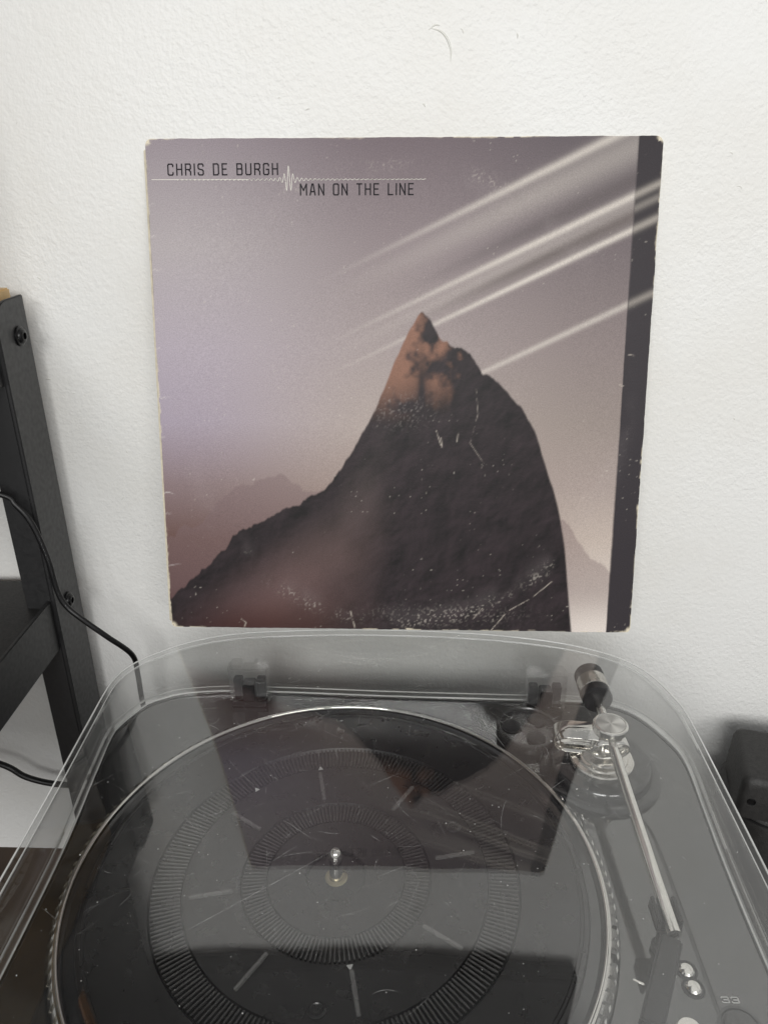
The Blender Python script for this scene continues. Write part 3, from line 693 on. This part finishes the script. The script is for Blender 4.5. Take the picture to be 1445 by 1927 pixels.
# upright: an angle iron, its side flange with a rounded top corner
def plate(name, outline, axis, t, mat, parent, bev=.0006):
    n = len(outline); v = []
    for s_ in (0, t):
        for a, b2 in outline: v.append((s_, a, b2) if axis == 'x' else (a, s_, b2))
    f = [list(range(n))[::-1], [n + k for k in range(n)]] + [(k, (k + 1) % n, n + (k + 1) % n, n + k) for k in range(n)]
    me = bpy.data.meshes.new(name); me.from_pydata(v, [], f); b = bmesh.new(); b.from_mesh(me); bmesh.ops.recalc_face_normals(b, faces=b.faces)
    bmesh.ops.bevel(b, geom=[e for e in b.edges if e.calc_face_angle(0) > .9], offset=bev, segments=2, affect='EDGES'); b.to_mesh(me); b.free()
    return sharp(link(name, me, mat, parent, False), 35)
rc = .016; arc = [(rc - rc * math.cos(a), H0 - rc + rc * math.sin(a)) for a in [PI / 2 * k / 8 for k in range(9)]]
plate('upright', [(0, 0)] + arc + [(.0388, H0), (.0388, 0)], 'x', -.0025, M['rack'], rk)
plate('upright_flange', [(-.0024, 0), (-.0024, H0 - .022), (-.0215, H0 - .022), (-.0215, 0)], 'y', .0025, M['rack'], rk)
zr = -FZ
for z0, z1 in ((.1665, .2150), (-.0300, .0105)):
    plate('side_rail', [(-.36, z0 + zr), (-.36, z1 + zr), (.012, z1 + zr), (.012, z0 + zr)], 'x', -.003, M['rack'], rk).location = (-.0032, 0, 0)
box('rack_shelf', (-.35, -.36, zr - .010), (-.0075, .040, zr + .004), M['shelf'], rk, .001)
box('top_board', (-.35, -.36, zr + .2060), (-.0068, .0375, zr + .2215), M['pine'], rk, .001)
for y_, z_ in ((.0245, .1931), (.0180, .0005)):
    bo = part('bolt', rk); bo.location = (.0001, y_, z_ + zr); bo.rotation_euler = (0, PI / 2, 0)
    lathe('bolt_flange', [(.0064, 0), (.0064, .0010), (.0058, .0014), (.0048, .0015)], M['bolt'], bo, 36, deg=50)
    lathe('bolt_head', [(.0050, .0013), (.0048, .0024), (.0038, .0034), (.0022, .0036), (.0022, .0016), (0, .0016)], M['bolt'], bo, 36, deg=40)
sm_ = thing('black_tag', 'small black plastic clip at the right end of the wooden rack top', 'clip', (-.2575, -.010, .2216))
box('clip_base', (-.003, -.012, 0), (.004, .014, .003), M['plastic'], sm_, .001)
box('clip_lever', (-.002, -.006, .003), (.003, .006, .0055), M['plastic'], sm_, .001)

M['cab'] = simple('cabinet_black', (26, 25, 25), 0.6)
sp = thing('speaker_cabinet', 'dark cabinet with a wooden edge on the rack, mirrored in the clear cover', 'speaker', (-.276, .0, .2216))
box('cabinet_body', (-.20, -.075, 0), (-.002, .040, .34), M['cab'], sp, .003, 3)
box('wooden_edge', (-.0016, -.0745, .002), (.0012, -.066, .338), M['wood'], sp, .0005)
lathe('cone', [(.060, 0), (.058, .003), (.050, .004), (.020, -.010), (0, -.006)], M['plastic'], sp, 64, (-.10, -.0755, .13), (PI / 2, 0, 0))
# ------------------------------------------------------------------ cables
c1 = tube('power_cable', catmull([(-.36, -.004, .12), (-.310, -.002, .112), (-.2635, .010, .0952), (-.2544, .010, .0876), (-.2463, .010, .0741), (-.2404, .010, .048), (-.2384, .010, .0229), (-.2343, .010, .010), (-.2247, .010, -.0009), (-.2110, .014, -.0180), (-.2000, .026, -.0420), (-.2015, .034, -.066), (-.2020, .036, -.100), (-.198, .04, -.18), (-.19, .04, FZ + .003)], 8), .0020, M['cable'], None, 12)
tag(c1, 'thin black cable looping down past the rack upright to behind the turntable', 'cable')
c2 = tube('speaker_cable', catmull([(-.46, .052, -.150), (-.40, .052, -.156), (-.3408, .050, -.1727), (-.3206, .050, -.187), (-.2964, .050, -.1942), (-.26, .050, -.196), (-.21, .05, -.20), (-.16, .052, -.24), (-.14, .05, FZ + .003)], 8), .0026, M['cable'], None, 12)
tag(c2, 'thicker black cable low on the wall behind the rack legs', 'cable')

# ------------------------------------------------------------------ black case at the right edge
cs = thing('black_case', 'textured black plastic case with rounded edges standing right of the turntable', 'case', (.30, 0.0, FZ))
def rrect(x0, x1, y0, y1, r, z, n=8):
    P = []
    for cx, cy, a0 in ((x1 - r, y1 - r, 0), (x0 + r, y1 - r, PI / 2), (x0 + r, y0 + r, PI), (x1 - r, y0 + r, 1.5 * PI)):
        for k in range(n + 1): a = a0 + PI / 2 * k / n; P.append(Vector((cx + r * math.cos(a), cy + r * math.sin(a), z)))
    return P
zt = -.110 - FZ
body_ = loft('case_body', [rrect(-.047, .14, -.030, .031, .006, zt - .036), rrect(-.046, .14, -.030, .031, .006, zt - .007), rrect(-.0445, .1385, -.0285, .0295, .0055, zt - .002), rrect(-.0415, .136, -.0255, .0265, .004, zt)], M['case'], cs, True, True, deg=50)
body_.rotation_euler = (0, 0, math.radians(-14))
loft('case_base', [rrect(-.044, .15, -.050, .050, .030, 0), rrect(-.049, .15, -.027, .050, .034, zt - .046), rrect(-.0485, .15, -.0265, .0495, .034, zt - .039), rrect(-.046, .148, -.024, .047, .032, zt - .0365)], M['case'], cs, True, True, deg=50)
loft('case_seam', [rrect(-.0495, .15, -.0275, .0505, .034, zt - .0420), rrect(-.0495, .15, -.0275, .0505, .034, zt - .0405)], M['rack'], cs, True, True)
lathe('screw_hole', [(.0030, 0), (.0027, .0006), (.0020, .0004), (.0016, -.001), (0, -.001)], M['bolt'], cs, 24, (-.0440, -.0205, zt - .020), (PI / 2, 0, math.radians(-14)))
